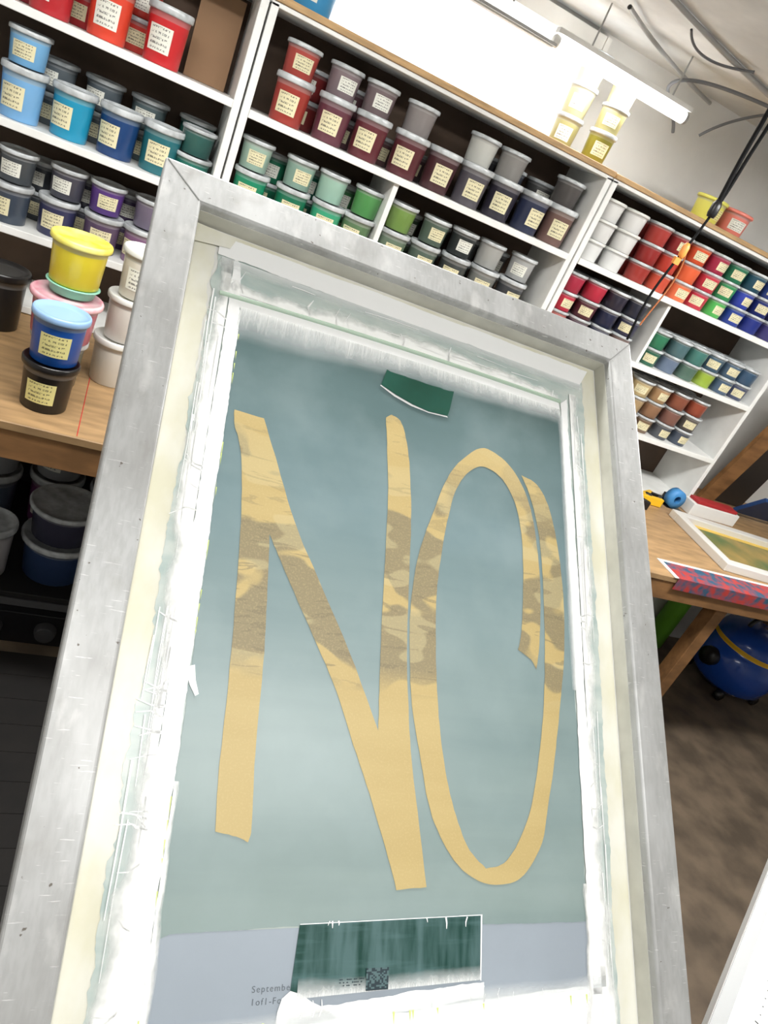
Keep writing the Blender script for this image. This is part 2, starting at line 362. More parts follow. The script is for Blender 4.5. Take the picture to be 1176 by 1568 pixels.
# blue wet vacuum on the floor
g=empty('wet_vacuum',(3.66,2.36,FL+.001))
k=MB()
k.lathe((0,0,0),[(0,.04),(.16,.04),(.21,.08),(.235,.16),(.235,.24),(.21,.29),(.2,.30),(.2,.315),(.205,.33),(.17,.39),(.11,.425),(0,.435)],[blu]*6+[ye]*2+[blu]*4,36)
k.lathe((-.235,-.02,.2),[(0,-.04),(.05,-.04),(.055,-.01),(.05,.03)],blk2,20,axis='x')
for a in range(4):
    an=math.pi/4+a*math.pi/2
    k.lathe((.2*math.cos(an),.2*math.sin(an),.03),[(0,-.015),(.03,-.015),(.03,.015),(0,.015)],blk2,16,axis='y')
k.build('drum',g)
curve('carry_handle',[(-.1,0,.41),(-.1,0,.48),(0,0,.50),(.1,0,.48),(.1,0,.41)],.012,blk2,g)
k=MB(); k.lathe((3.36,2.66,FL+.001),[(0,0),(.06,0),(.06,.7),(0,.7)],mat('green_roll',(120,190,60)),24); k.build('green_film_roll')
# ---------------------------------------------------------------- light table (lower right)
lt=empty('light_table',(1.27,.484,0)); lt.rotation_euler=(0,0,math.atan2(.537,.843))
k=MB(); lz=-.90
k.box(-.42,.75,-.72,0,lz-.03,lz-.004,white)
k.box(-.42,.75,-.72,0,lz-.004,lz,mat('lit_glass',(250,250,248),rough=.2,emit=.55))
k.box(-.42,.75,-.022,0,lz,lz+.002,mat('grey_rule',(190,192,192),rough=.4))
k.box(-.05,.6,-.6,-.34,FL+.0005,lz-.03,mat('dark_pedestal',(40,40,42)))
tick=mat('tick',(60,60,60))
for i in range(56): k.box(-.40+i*.02,-.397+i*.02,-.062,-.060 if i%5 else -.056,lz+.0001,lz+.0006,tick)
bevel(k.build('table_body',lt),.0015,1)
# ---------------------------------------------------------------- screen printing frame
th=math.radians(38.71)
sf=empty('screen_printing_frame',(0,.875,-.1016))
sf.rotation_euler=(th,0,0)
U0,U1,V1=.026,.688,.93; BW=.044; DP=.036
alu=bpy.data.materials.new('scuffed_aluminium'); alu.use_nodes=True; nt=alu.node_tree; bs=nt.nodes['Principled BSDF']
tc=nt.nodes.new('ShaderNodeTexCoord')
def noise(scale,det,stretch=(1,1,1),rot=0):
    mp=nt.nodes.new('ShaderNodeMapping'); mp.inputs['Scale'].default_value=stretch; mp.inputs['Rotation'].default_value=(0,0,rot)
    n=nt.nodes.new('ShaderNodeTexNoise'); n.inputs['Scale'].default_value=scale; n.inputs['Detail'].default_value=det
    nt.links.new(tc.outputs['Object'],mp.inputs[0]); nt.links.new(mp.outputs[0],n.inputs['Vector']); return n
def ramp2(src,p0,c0,p1,c1):
    r=nt.nodes.new('ShaderNodeValToRGB'); r.color_ramp.elements[0].position=p0; r.color_ramp.elements[0].color=c0; r.color_ramp.elements[1].position=p1; r.color_ramp.elements[1].color=c1
    nt.links.new(src,r.inputs[0]); return r.outputs[0]
def mixc(f,a,bb):
    m=nt.nodes.new('ShaderNodeMix'); m.data_type='RGBA'
    nt.links.new(f,m.inputs[0])
    for i,x in ((6,a),(7,bb)):
        if isinstance(x,tuple): m.inputs[i].default_value=x
        else: nt.links.new(x,m.inputs[i])
    return m.outputs[2]
B0=(0,0,0,1); B1=(1,1,1,1)
n1=noise(9,10); n2=noise(50,4,(1,12,1),.6); n3=noise(110,3); n4=noise(26,8,(1,1,1)); n5=noise(12,9,(1,.35,1)); n6=noise(220,6,(1,.25,1)); n7=noise(30,9,(1.4,.6,1),.4)
base=ramp2(n1.outputs['Fac'],.35,lin((164,164,162)),.62,lin((182,183,182)))
base=mixc(ramp2(n6.outputs['Fac'],.36,(.28,.28,.28,1),.60,B0),base,lin((144,143,141)))
c0=mixc(ramp2(n5.outputs['Fac'],.50,B0,.68,(.7,.7,.7,1)),base,lin((202,203,202)))
c0=mixc(ramp2(n7.outputs['Fac'],.58,B0,.74,(.6,.6,.6,1)),c0,lin((214,214,211)))
c1=mixc(ramp2(n2.outputs['Fac'],.66,B0,.70,(.7,.7,.7,1)),c0,lin((218,218,216)))
c2=mixc(ramp2(n3.outputs['Fac'],.70,B0,.73,B1),c1,lin((104,98,90)))
c3=mixc(ramp2(n4.outputs['Fac'],.58,B0,.78,(.4,.4,.4,1)),c2,lin((138,134,125)))
nt.links.new(c3,bs.inputs['Base Color'])
bs.inputs['Metallic'].default_value=.28; bs.inputs['Roughness'].default_value=.45
bp=nt.nodes.new('ShaderNodeBump'); bp.inputs['Strength'].default_value=.08; bp.inputs['Distance'].default_value=.001
nt.links.new(n7.outputs['Fac'],bp.inputs['Height']); nt.links.new(bp.outputs[0],bs.inputs['Normal'])
def ring(mb,u0,u1,v0,v1,w,z0,z1,m):
    b0=len(mb.v)
    O=[(u0,-v0),(u1,-v0),(u1,-v1),(u0,-v1)]; I=[(u0+w,-v0-w),(u1-w,-v0-w),(u1-w,-v1+w),(u0+w,-v1+w)]
    for z in (z1,z0):
        for p in O+I: mb.v.append((p[0],p[1],z))
    for i in range(4):
        j=(i+1)%4
        mb.face([b0+i,b0+4+i,b0+4+j,b0+j],m)
        mb.face([b0+8+i,b0+8+j,b0+12+j,b0+12+i],m)
        mb.face([b0+i,b0+j,b0+8+j,b0+8+i],m)
        mb.face([b0+4+i,b0+12+i,b0+12+j,b0+4+j],m)
k=MB(); ring(k,U0,U1,0,V1,BW,-DP,0,alu); bevel(k.build('frame_bars',sf),.003,3)
k=MB()
for (cu,cv,du,dv) in ((U0,0,1,1),(U1,0,-1,1),(U0,V1,1,-1),(U1,V1,-1,-1)):
    k.obox((cu+du*BW/2,-(cv+dv*BW/2),.0001),(du,-dv,0),(dv,du,0),(0,0,1),BW*.62,.0006,.0003,mat('weld',(130,130,127),rough=.5,metal=.2))
k.build('corner_welds',sf)
cream=mat('inner_tape',(202,201,190),rough=.45,noise=.2,nscale=20)
k=MB(); ring(k,U0+BW-.0002,U1-BW+.0002,BW-.0002,V1-BW+.0002,.0012,-.0299,-.010,cream); k.build('wall_tape',sf)
Z=-.030
mesh_m=mat('screen_mesh',(232,232,226),rough=.4,noise=.05,nscale=10)
k=MB(); k.box(U0+BW*.5,U1-BW*.5,-V1+BW*.5,-BW*.5,Z-.002,Z,mesh_m); k.build('mesh_fabric',sf)
def jag(u0,v0,u1,v1,amp,step=.004,sd=0):
    rr=random.Random(sd); L=math.hypot(u1-u0,v1-v0); n=max(2,int(L/step)); nx,ny=-(v1-v0)/L,(u1-u0)/L
    out=[]; a=0; lo=0
    for i in range(n+1):
        a=a*.5+rr.uniform(-1,1)*amp*.4; lo=lo*.93+rr.uniform(-1,1)*amp*.35
        t=i/n; out.append((u0+(u1-u0)*t+nx*(a+lo),v0+(v1-v0)*t+ny*(a+lo)))
    return out
def P(pts): return [(p[0],-p[1]) for p in pts]
haze=mat('thin_emulsion',(206,214,208),rough=.3,col2=(176,192,188),nscale=16,stretch=(1,3,1))
k=MB()
pts=jag(.098,.075,.618,.072,.002,sd=1)+jag(.618,.072,.618,.83,.002,sd=2)+jag(.618,.83,.096,.83,.002,sd=3)+jag(.096,.83,.098,.075,.003,sd=4)
k.poly(P(pts),haze,Z+.0009); k.build('thin_emulsion_coat',sf)
# emulsion: ceiling reflection painted in as a ramp, darker top to paler bottom
em=bpy.data.materials.new('photo_emulsion'); em.use_nodes=True; nt=em.node_tree; bs=nt.nodes['Principled BSDF']
tc=nt.nodes.new('ShaderNodeTexCoord'); sx=nt.nodes.new('ShaderNodeSeparateXYZ'); nt.links.new(tc.outputs['Object'],sx.inputs[0])
nn=noise(7,3,(1,1.6,1)); a=mathnode(nt,'MULTIPLY_ADD',nn.outputs['Fac'],.16,sx.outputs['Y'])
mr=nt.nodes.new('ShaderNodeMapRange'); nt.links.new(a,mr.inputs[0]); mr.inputs[1].default_value=-.06; mr.inputs[2].default_value=-.60
rp=nt.nodes.new('ShaderNodeValToRGB'); rp.color_ramp.elements[0].color=lin((80,104,104)); rp.color_ramp.elements[1].color=lin((143,160,157))
e2=rp.color_ramp.elements.new(.35); e2.color=lin((122,145,149))
nt.links.new(mr.outputs[0],rp.inputs[0])
# faint squeegee bands
nb=noise(5,5,(.3,4,1)); nb2=noise(11,6,(1,1,1))
m1=mixc(ramp2(nb.outputs['Fac'],.45,B0,.62,(.22,.22,.22,1)),rp.outputs[0],lin((102,126,128)))
m2=mixc(ramp2(nb2.outputs['Fac'],.45,B0,.70,(.18,.18,.18,1)),m1,lin((176,192,194)))
nt.links.new(m2,bs.inputs['Base Color'])
bs.inputs['Roughness'].default_value=.34; bs.inputs['Specular IOR Level'].default_value=.5
k=MB()
pts=jag(.137,.136,.57,.132,.0008,sd=5)+jag(.577,.150,.580,.735,.0012,sd=6)+jag(.580,.735,.447,.7345,.0006,sd=7)+[(.447,.734),(.261,.731)]+jag(.245,.731,.150,.734,.0006,sd=8)+[(.139,.738)]+jag(.138,.736,.133,.136,.0012,sd=9)
k.poly(P(pts),em,Z+.0014); k.build('emulsion',sf)
lav=mat('pale_emulsion',(164,174,184),rough=.35,noise=.08,nscale=8)
k=MB(); k.poly(P([(.139,.733),(.582,.730),(.592,.80),(.592,.83),(.136,.83)]),lav,Z+.0012); k.build('lower_emulsion',sf)
Np="142,260 174,261 195,311 219,368 250,423 290,492 326,564 325,527 324,461 324,390 324,314 320,259 316,218 323,212 335,217 343,236 350,276 354,339 354,414 355,484 360,550 366,599 375,646 385,702 353,704 340,670 320,622 300,579 279,532 255,490 230,448 209,412 194,386 198,440 202,503 203,563 205,613 208,656 206,666 195,662 176,658 173,610 172,554 170,495 167,433 164,380 158,324 152,296 144,276"
Op="523,482 516,472 498,463 503,443 507,388 507,331 500,290 486,263 470,250 447,247 426,263 411,290 401,329 393,377 389,423 390,480 393,527 399,572 408,612 420,645 434,670 453,686 475,681 493,662 511,627 523,577 532,521 536,462 537,407 536,351 530,301 519,264 508,243 532,250 549,275 560,317 566,370 567,419 563,473 554,526 545,576 534,623 524,661 503,689 483,699 451,699 420,683 399,657 385,628 373,580 363,536 359,497 357,449 360,406 367,367 381,325 397,281 415,251 447,222 474,225 496,240 514,266 525,302 531,352 532,408 527,463"
def pp(t):
    p=[V((int(a.split(',')[0])/1000,-int(a.split(',')[1])/1000)) for a in t.split()]
    n=len(p); corner=[]
    for i in range(n):
        a=p[i]-p[i-1]; b2=p[(i+1)%n]-p[i]
        corner.append(a.angle(b2)>math.radians(52))
    out=[]
    for i in range(n):
        p0,p1,p2,p3=p[i-1],p[i],p[(i+1)%n],p[(i+2)%n]
        t1=(p2-p1) if corner[i] else (p2-p0)/2; t2=(p2-p1) if corner[(i+1)%n] else (p3-p1)/2
        L=(p2-p1).length
        if t1.length>1.1*L: t1=t1.normalized()*L*1.1
        if t2.length>1.1*L: t2=t2.normalized()*L*1.1
        for j in range(5):
            s=j/5; s2=s*s; s3=s2*s
            q=p1*(2*s3-3*s2+1)+t1*(s3-2*s2+s)+p2*(-2*s3+3*s2)+t2*(s3-s2)
            w=.0003
            out.append((q.x+random.uniform(-w,w),q.y+random.uniform(-w,w)))
    return out
gold=bpy.data.materials.new('open_mesh_gold'); gold.use_nodes=True; nt=gold.node_tree; bs=nt.nodes['Principled BSDF']
tc=nt.nodes.new('ShaderNodeTexCoord'); sx=nt.nodes.new('ShaderNodeSeparateXYZ'); nt.links.new(tc.outputs['Object'],sx.inputs[0])
nA=noise(10,2,(1,1.8,1)); nA.inputs['Distortion'].default_value=.5
nA2=noise(18,1,(.7,1.6,1),.4)
nB=noise(40,3,(.4,2.6,1),.5); nB.inputs['Distortion'].default_value=1.2
nC=noise(500,2); nD=noise(9,2,(.4,3.5,1))
def band(stops):
    mr=nt.nodes.new('ShaderNodeMapRange'); nt.links.new(sx.outputs['Y'],mr.inputs[0]); mr.inputs[1].default_value=-.20; mr.inputs[2].default_value=-.70
    r=nt.nodes.new('ShaderNodeValToRGB'); r.color_ramp.elements[0].position=stops[0][0]; r.color_ramp.elements[0].color=(stops[0][1],)*3+(1,)
    r.color_ramp.elements[1].position=stops[-1][0]; r.color_ramp.elements[1].color=(stops[-1][1],)*3+(1,)
    for p_,v_ in stops[1:-1]: q=r.color_ramp.elements.new(p_); q.color=(v_,)*3+(1,)
    nt.links.new(mr.outputs[0],r.inputs[0]); return r.outputs[0]
mask=band([(.0,.15),(.12,.3),(.22,1),(.60,1),(.66,.0),(1,0)])
mask2=band([(.0,.4),(.3,.5),(.4,1),(.62,1),(.66,.0),(1,0)])
fa=mathnode(nt,'MULTIPLY',ramp2(nA.outputs['Fac'],.49,B0,.53,B1),mask)
fa2=mathnode(nt,'MULTIPLY',ramp2(nA2.outputs['Fac'],.53,B0,.55,B1),mask)
fb=mathnode(nt,'MULTIPLY',ramp2(nB.outputs['Fac'],.59,B0,.61,B1),mask2)
k1=mixc(ramp2(nD.outputs['Fac'],.42,B0,.58,(.5,.5,.5,1)),lin((191,168,112)),lin((199,177,121)))
k2=mixc(mathnode(nt,'MULTIPLY',fa,.9),k1,lin((138,127,98)))
k2=mixc(mathnode(nt,'MULTIPLY',fa2,.35),k2,lin((208,194,148)))
k3=mixc(mathnode(nt,'MULTIPLY',fb,.55),k2,lin((124,114,88)))
k4=mixc(ramp2(nC.outputs['Fac'],.5,B0,.8,(.35,.35,.35,1)),k3,lin((212,192,138)))
nt.links.new(k4,bs.inputs['Base Color']); bs.inputs['Roughness'].default_value=.5
k=MB(); k.poly(pp(Np),gold,Z+.0018); k.build('letter_n',sf)
k=MB(); k.poly(pp(Op),gold,Z+.0018); k.build('letter_o',sf)
# dark emulsion patches
dk=bpy.data.materials.new('dark_emulsion'); dk.use_nodes=True; nt=dk.node_tree; bs=nt.nodes['Principled BSDF']; tc=nt.nodes.new('ShaderNodeTexCoord')
a1=noise(16,6,(4,.6,1)); a2=noise(16,6,(.6,6,1))
d1=mixc(ramp2(a1.outputs['Fac'],.46,B0,.68,(.5,.5,.5,1)),lin((24,66,58)),lin((112,142,144)))
d2=mixc(ramp2(a2.outputs['Fac'],.48,B0,.66,(.45,.45,.45,1)),d1,lin((100,132,134)))
nt.links.new(d2,bs.inputs['Base Color']); bs.inputs['Roughness'].default_value=.3
dk2=mat('dark_emulsion_small',(22,70,56),rough=.3,col2=(32,84,70),nscale=14)
k=MB(); k.poly(P([(.3135,.155)]+jag(.318,.1565,.400,.1575,.0008,sd=61)+[(.4067,.1555),(.401,.183),(.398,.1922),(.372,.194),(.350,.191),(.327,.185),(.307,.1775)]),dk2,Z+.0034)
k.poly(P([(.2599,.7296)]+jag(.262,.7293,.445,.7265,.0006,sd=11)+[(.4471,.7261),(.4456,.7804),(.2557,.7820)]),dk,Z+.0018); k.build('dark_patches',sf)
# white tape and dried film; edge glare painted in as strips and fades
tw=mat('tape_and_glare',(250,251,250),rough=.3,spec=.5)  # white tape that also paints in the streak glare near the edges
ty=mat('cream_tape',(234,233,222),rough=.35,col2=(222,219,196),nscale=22,stretch=(1,.6,1),detail=7)
def glare_mat(name,col,su,k0,soft,seed,a1,a2):  # white alpha fade painting the soft glow along the emulsion edges
    m=bpy.data.materials.new(name); m.use_nodes=True; n_=m.node_tree; b_=n_.nodes['Principled BSDF']
    uv=n_.nodes.new('ShaderNodeUVMap'); sp=n_.nodes.new('ShaderNodeSeparateXYZ'); n_.links.new(uv.outputs[0],sp.inputs[0])
    cb=n_.nodes.new('ShaderNodeCombineXYZ')
    n_.links.new(mathnode(n_,'MULTIPLY',sp.outputs[0],su),cb.inputs[0]); n_.links.new(mathnode(n_,'MULTIPLY_ADD',sp.outputs[1],1.1,seed),cb.inputs[1])
    t=n_.nodes.new('ShaderNodeTexNoise'); t.inputs['Scale'].default_value=1.0; t.inputs['Detail'].default_value=3; n_.links.new(cb.outputs[0],t.inputs['Vector'])
    cb2=n_.nodes.new('ShaderNodeCombineXYZ'); n_.links.new(mathnode(n_,'MULTIPLY',sp.outputs[0],su*.09),cb2.inputs[0]); cb2.inputs[1].default_value=seed
    t2=n_.nodes.new('ShaderNodeTexNoise'); t2.inputs['Scale'].default_value=1.0; n_.links.new(cb2.outputs[0],t2.inputs['Vector'])
    v=mathnode(n_,'SUBTRACT',k0,sp.outputs[1])
    v=mathnode(n_,'SUBTRACT',v,mathnode(n_,'MULTIPLY_ADD',t.outputs['Fac'],a1,-a1/2))
    v=mathnode(n_,'SUBTRACT',v,mathnode(n_,'MULTIPLY_ADD',t2.outputs['Fac'],a2,-a2/2))
    mr=n_.nodes.new('ShaderNodeMapRange'); n_.links.new(v,mr.inputs[0]); mr.inputs[1].default_value=-.1; mr.inputs[2].default_value=soft
    ed=n_.nodes.new('ShaderNodeMapRange'); n_.links.new(sp.outputs[1],ed.inputs[0]); ed.inputs[1].default_value=1.0; ed.inputs[2].default_value=.6
    n_.links.new(mathnode(n_,'MULTIPLY',mr.outputs[0],ed.outputs[0]),b_.inputs['Alpha'])
    b_.inputs['Base Color'].default_value=lin(col); b_.inputs['Roughness'].default_value=.35
    return m
S1=glare_mat('glare_fine',(250,252,250),650,.42,.75,1.0,.9,.8); S2=glare_mat('film_glare_edge',(250,251,248),34,.55,.35,3.7,1.1,1.8); S3=glare_mat('glare_soft',(246,250,250),60,.62,.95,8.1,.3,.7)
S4=glare_mat('glare_wide',(246,250,250),40,.70,1.1,5.1,.2,.5)
sm=MB()
def glare_fade(p0,p1,q0,q1,m,z):
    L=math.hypot(p1[0]-p0[0],p1[1]-p0[1])
    sm.quad_uv(P([p0,p1,q1,q0]),[(0,0),(L,0),(L,1),(0,1)],m,z)
zt=Z+.0024
k=MB()
k.poly(P([(.0735,.047),(.098,.047)]+jag(.098,.05,.102,.87,.0022,sd=51)+[(.0735,.87)]),ty,Z+.0006)
k.poly(P([(.641,.047),(.617,.047)]+jag(.616,.05,.613,.87,.0022,sd=52)+[(.641,.87)]),ty,Z+.0006)
k.poly(P([(.0735,.0465),(.641,.0465),(.641,.058),(.0735,.056)]),ty,Z+.0007)
k.poly(P([(.071,.047),(.118,.050),(.112,.066),(.071,.072)]),ty,Z+.0034)
k.build('cream_edge_tape',sf)
k=MB()
k.poly(P(jag(.100,.052,.628,.053,.0008,sd=20)+jag(.612,.080,.100,.078,.0010,sd=21)),tw,zt)
k.poly(P(jag(.112,.121,.572,.114,.0005,sd=22)+jag(.575,.131,.360,.132,.0006,sd=23)+jag(.36,.132,.135,.139,.0006,sd=24)),tw,zt)
k.poly(P(jag(.119,.075,.117,.83,.0012,sd=25)+jag(.1365,.83,.134,.14,.0010,sd=26)+jag(.132,.14,.126,.08,.001,sd=27)),tw,zt+.0002)
k.poly(P(jag(.576,.12,.581,.80,.0008,sd=28)+jag(.596,.80,.588,.11,.0012,sd=29)),tw,zt+.0002)
k.poly(P(jag(.136,.806,.600,.792,.001,sd=30)+jag(.60,.84,.136,.84,.001,sd=31)),tw,zt+.0002)
k.poly(P(jag(.255,.793,.45,.781,.0012,sd=34)+jag(.45,.795,.255,.806,.001,sd=35)),tw,zt)
k.poly(P([(.245,.806),(.246,.792),(.249,.783),(.256,.778),(.266,.781),(.276,.787),(.288,.792),(.30,.80)]),tw,zt)
glare_fade((.133,.136),(.36,.131),(.130,.180),(.36,.160),S1,zt+.0006)
glare_fade((.36,.131),(.575,.130),(.36,.160),(.577,.150),S1,zt+.0006)
glare_fade((.133,.138),(.36,.131),(.130,.190),(.36,.168),S4,zt+.0005)
glare_fade((.36,.131),(.575,.130),(.36,.168),(.577,.160),S4,zt+.0005)
glare_fade((.112,.121),(.572,.114),(.112,.092),(.572,.090),S2,zt+.0004)
glare_fade((.105,.079),(.612,.079),(.105,.098),(.612,.096),S4,zt+.0004)
glare_fade((.118,.08),(.118,.83),(.094,.08),(.092,.83),S2,zt+.0004)
glare_fade((.118,.08),(.118,.83),(.098,.08),(.096,.83),S4,zt+.0003)
glare_fade((.136,.62),(.136,.83),(.143,.62),(.146,.83),S2,zt+.0005)
glare_fade((.592,.10),(.594,.83),(.616,.10),(.620,.83),S2,zt+.0004)
glare_fade((.592,.10),(.594,.83),(.614,.10),(.616,.83),S4,zt+.0003)
glare_fade((.582,.70),(.583,.83),(.570,.70),(.566,.83),S2,zt+.0005)
glare_fade((.578,.14),(.580,.50),(.566,.14),(.570,.50),S3,zt+.0005)
glare_fade((.136,.806),(.600,.794),(.136,.790),(.600,.776),S3,zt+.0004)
glare_fade((.262,.784),(.446,.780),(.262,.764),(.446,.762),S3,zt+.0004)
glare_fade((.262,.784),(.446,.780),(.262,.772),(.446,.768),S1,zt+.0005)
rr=random.Random(5)
def sliver(u,v,du,dv,w,bend=.25):
    L=math.hypot(du,dv); nx,ny=-dv/L*w,du/L*w; bx,by=rr.uniform(-bend,bend)*dv,rr.uniform(-bend,bend)*du
    k.poly(P([(u+nx,v+ny),(u-nx,v-ny),(u+du*.5-nx*.8+bx,v+dv*.5-ny*.8+by),(u+du-nx*.4,v+dv-ny*.4),(u+du+nx*.4,v+dv+ny*.4),(u+du*.5+nx*.8+bx,v+dv*.5+ny*.8+by)]),tw,zt+.0004)
for i in range(12): sliver(rr.uniform(.12,.57),.118,rr.uniform(-.003,.003),-rr.uniform(.008,.030),rr.uniform(.0005,.0014))
for i in range(10): sliver(rr.uniform(.12,.50),rr.uniform(.084,.110),rr.uniform(.02,.08),rr.uniform(-.002,.002),rr.uniform(.0003,.0008),.02)
for i in range(26):
    v=rr.uniform(.15,.80); sliver(.120,v,-rr.uniform(.012,.028),rr.uniform(-.012,.012),rr.uniform(.0004,.0010))
for i in range(26): sliver(rr.uniform(.098,.116),rr.uniform(.10,.70),rr.uniform(-.002,.002),rr.uniform(.04,.16),rr.uniform(.0003,.0010),.01)
for i in range(16):
    v=rr.uniform(.15,.80); sliver(.592,v,rr.uniform(.008,.022),rr.uniform(-.010,.010),rr.uniform(.0004,.0010))
for i in range(20): sliver(rr.uniform(.597,.614),rr.uniform(.10,.70),rr.uniform(-.002,.002),rr.uniform(.04,.16),rr.uniform(.0003,.0009),.01)
for i in range(10): sliver(rr.uniform(.14,.59),.798,rr.uniform(-.002,.002),-rr.uniform(.006,.016),rr.uniform(.0004,.0008))
for i in range(6): sliver(rr.uniform(.27,.44),.7275,rr.uniform(-.002,.002),rr.uniform(.003,.010),rr.uniform(.0004,.0010))
k.poly(P([(.307,.1775),(.327,.185),(.350,.191),(.372,.194),(.398,.1922),(.3992,.194),(.372,.1955),(.348,.1935),(.325,.1875),(.306,.1788)]),tw,zt)
k.poly(P([(.2599,.7291),(.4471,.7260),(.4482,.7258),(.4470,.7810),(.4456,.7804),(.4464,.7268),(.2599,.7298)]),tw,zt)
k.poly(P([(.130,.525),(.139,.522),(.1415,.535),(.146,.547),(.143,.549),(.137,.540)]),tw,zt+.0003)
k.build('tape_glare_strips',sf); sm.build('glare_fades',sf)
curve('tape_bead',[(.108,-.127,Z+.0034),(.20,-.122,Z+.0034),(.32,-.1185,Z+.0034),(.45,-.117,Z+.0034),(.575,-.118,Z+.0034)],.0024,mat('bead',(184,206,186),rough=.2),sf)
lime=mat('tape_yellow_edge',(222,234,140),rough=.4)
k=MB()
for i in range(20):
    v=rr.uniform(.16,.80); k.poly(P([(.1345,v),(.1356,v),(.1353,v+rr.uniform(.004,.02))]),lime,zt+.0007)
for i in range(8):
    u=rr.uniform(.2,.59); k.poly(P([(u,.799),(u+.002,.799),(u+.0015,.802+rr.uniform(.002,.008))]),lime,zt+.0007)
k.build('yellow_film_slivers',sf)
qd=mat('qr_dark',(34,52,60)); qw=mat('qr_light',(84,110,112)); k=MB(); nq=13
for i in range(nq):
    for j in range(nq):
        u=.3255+i*.0017; v=.7650+j*.0013
        k.poly(P([(u,v),(u+.0017,v),(u+.0017,v+.0013),(u,v+.0013)]),qd if rr.random()<.5 else qw,Z+.0031)
for j in range(3): 
    for i in range(14):
        if rr.random()<.6: k.poly(P([(.300+i*.0017,.772+j*.0022),(.3014+i*.0017,.772+j*.0022),(.3014+i*.0017,.7728+j*.0022),(.300+i*.0017,.7728+j*.0022)]),qd,Z+.0031)
k.build('qr_code',sf)
for i,t in enumerate(('Septembe','1of1-Fo')):
    c=bpy.data.curves.new('imprint_%d'%(i+1),'FONT'); c.body=t; c.size=.0068; c.space_character=1.25
    c.materials.append(mat('imprint',(104,112,118)))
    o=bpy.data.objects.new('imprint_%d'%(i+1),c); sc.collection.objects.link(o); o.parent=sf; o.location=(.2225,-.7775-.0090*i,Z+.0018)
# easel carrying the frame
ez=empty('frame_easel',(0,0,0)); k=MB(); dkm=mat('easel_steel',(60,60,62),rough=.4,metal=.6)
Uv=V((0,math.cos(th),math.sin(th))); Nv=V((0,-math.sin(th),math.cos(th))); O=V((0,.875,-.1016))
def fp(u,v,n): return O+V((u,0,0))-Uv*v+Nv*n
for u in (.18,.53):
    k.obox(fp(u,.55,-DP-.0155),(1,0,0),Uv,Nv,.018,.36,.015,dkm)
k.obox(fp(.355,V1+.009,-DP/2-.008),(1,0,0),Uv,Nv,.26,.008,.034,dkm)
for u in (.18,.53):
    p=fp(u,.86,-DP-.045); k.box(u-.018,u+.018,p.y-.018,p.y+.018,FL+.0125,p.z+.02,dkm)
    p=fp(u,.30,-DP-.045); k.box(u-.018,u+.018,p.y-.018,p.y+.018,FL+.0145,p.z+.02,dkm)
    k.box(u-.03,u+.03,.12,.72,FL+.0145,FL+.04,dkm)
k.box(.16,.55,.19,.23,FL+.5,FL+.54,dkm)
k.build('easel_frame',ez)
# ---------------------------------------------------------------- cables, lamp, conduits
blkc=mat('cable_black',(12,12,13),rough=.7,spec=.2); gry=mat('conduit_grey',(170,171,170),rough=.4); gw=mat('cable_grey',(110,112,116),rough=.5)
hc=empty('hanging_power_cable',(0,0,0))
curve('cable_a',[(1.50,1.9,CE),(1.507,1.9,.47),(1.502,1.9,.35),(1.513,1.9,.25),(1.515,1.9,.20)],.0068,blkc,hc)
curve('cable_b',[(1.53,1.9,CE),(1.535,1.9,.47),(1.52,1.9,.36),(1.525,1.9,.27),(1.515,1.9,.20)],.0055,blkc,hc)
curve('cable_c',[(1.515,1.9,.20),(1.505,1.9,.13),(1.494,1.9,.086),(1.47,1.9,-.03),(1.462,1.9,-.10),(1.475,1.9,-.214)],.004,blkc,hc)
curve('cable_d',[(1.50,1.9,.086),(1.54,1.9,-.0),(1.50,1.9,-.08),(1.49,1.9,-.16)],.0025,mat('orange_cord',(170,96,50)),hc)
k=MB(); k.lathe((1.514,1.9,.185),[(0,0),(.011,0),(.014,.01),(.014,.035),(.008,.05),(0,.05)],blk2,18)
oy=mat('orange_plug',(232,150,70),rough=.4)
k.lathe((1.494,1.9,.055),[(0,0),(.008,0),(.011,.012),(.011,.034),(.006,.046),(0,.046)],oy,18)
k.box(1.477,1.497,1.894,1.906,.035,.055,oy); k.build('plugs',hc)
fx=empty('fluorescent_lamp',(0,0,0)); tube=mat('lit_tube',(255,255,255),emit=14)
k=MB(); tz=.4615
k.lathe((1.088,2.44,tz),[(0,0),(.019,0),(.019,.54),(0,.54)],tube,20,axis='x')
k.lathe((1.068,2.44,tz),[(0,0),(.015,0),(.018,.004),(.018,.022)],white,20,axis='x'); k.lathe((1.626,2.44,tz),[(.018,0),(.018,.014),(.012,.018),(0,.018)],gry,20,axis='x')
k.box(1.07,1.64,2.425,2.455,tz+.022,tz+.036,white)
k.box(.45,1.07,2.425,2.45,tz-.022,tz-.010,white); k.box(.45,1.07,2.40,2.408,tz-.020,tz-.012,gry)
for x in (.9,1.2,1.55): k.lathe((x,2.44,tz+.03),[(.003,0),(.003,CE-tz-.03)],gry,10)
k.build('lamp_body',fx)
la=bpy.data.lights.new('tube_light','AREA'); la.shape='RECTANGLE'; la.size=.5; la.size_y=.04; la.energy=2
lo=bpy.data.objects.new('tube_light',la); sc.collection.objects.link(lo); lo.location=(1.36,2.44,tz-.023); lo.parent=fx
g=empty('ceiling_conduit',(0,0,0))
curve('pipe_a',[(1.188,2.30,CE-.02),(1.5,2.55,CE-.02),(1.9,2.73,CE-.02)],.007,gry,g)
curve('pipe_b',[(1.0,2.0,CE-.01),(1.6,2.3,CE-.01),(2.6,2.5,CE-.01)],.008,gry,g)
curve('pipe_c',[(1.60,1.8,CE-.02),(2.2,2.1,CE-.02),(2.9,2.70,CE-.02)],.016,mat('pale_pipe',(205,205,203)),g)
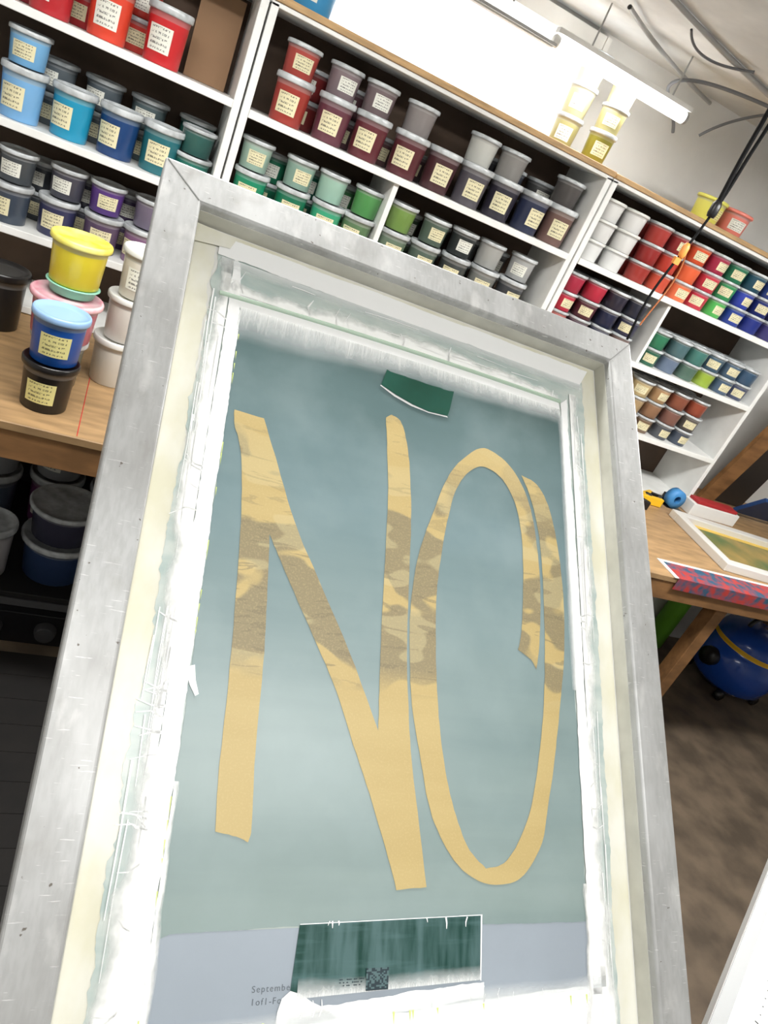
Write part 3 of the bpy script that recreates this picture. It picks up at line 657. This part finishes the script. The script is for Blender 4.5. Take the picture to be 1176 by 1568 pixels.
g=empty('ceiling_cable',(0,0,0))
curve('loop_a',[(2.1,2.3,CE-.01),(1.75,2.35,CE-.03),(1.55,2.45,CE-.05),(1.56,2.55,CE-.10),(1.70,2.6,CE-.13),(1.74,2.62,CE-.18)],.006,gw,g)
curve('loop_b',[(1.35,2.2,CE-.01),(1.42,2.25,CE-.06),(1.55,2.25,CE-.03),(1.62,2.2,CE-.01)],.004,gw,g)
curve('loop_c',[(1.95,2.4,CE-.01),(1.85,2.5,CE-.07),(1.80,2.55,CE-.16)],.005,gw,g)
# ---------------------------------------------------------------- unseen lamps added to light screen and shelves; uplights brighten wall and ceiling
def fill_fixture(x,y,sx_,sy_,power,up=.3):
    g=empty('added_ceiling_lamp',(x,y,0)); k=MB()
    k.box(-sx_/2-.03,sx_/2+.03,-sy_/2-.02,sy_/2+.02,CE-.11,CE-.095,white)
    for xx in (-sx_/3,sx_/3): k.lathe((xx,0,CE-.095),[(.006,0),(.006,.095)],gry,8)
    k.build('added_lamp_housing',g)
    for nm,p,zz,rx in (('fill_light',power,CE-.112,0),('ceiling_fill',power*up,CE-.093,math.pi)):
        l=bpy.data.lights.new(nm,'AREA'); l.shape='RECTANGLE'; l.size=sx_; l.size_y=sy_; l.energy=p; l.color=(1,.992,.98)
        o=bpy.data.objects.new(nm,l); sc.collection.objects.link(o); o.parent=g; o.location=(0,0,zz); o.rotation_euler=(rx,0,0)
fill_fixture(.35,-.25,1.2,.3,16)
fill_fixture(0.05,1.35,1.2,.16,29)
fill_fixture(2.1,1.2,1.2,.16,38,.6)
wd=bpy.data.worlds.new('w'); sc.world=wd; wd.use_nodes=True; wd.node_tree.nodes['Background'].inputs[0].default_value=(.8,.85,.9,1); wd.node_tree.nodes['Background'].inputs[1].default_value=.3
# ---------------------------------------------------------------- camera
cam=bpy.data.cameras.new('camera'); co=bpy.data.objects.new('camera',cam); sc.collection.objects.link(co)
R=V((.889,-.247,.3856)).normalized(); Fw=V((.4089,.8074,-.4254)).normalized(); Up=R.cross(Fw).normalized(); R=Fw.cross(Up).normalized()
M=Matrix(((R.x,Up.x,-Fw.x,0),(R.y,Up.y,-Fw.y,0),(R.z,Up.z,-Fw.z,0),(0,0,0,1)))
co.matrix_world=M
cam.sensor_fit='VERTICAL'; cam.sensor_height=36; cam.lens=25.07; cam.clip_start=.02
sc.camera=co
for o in list(sc.objects):
    if o.parent is None: o.location.z+=CZ
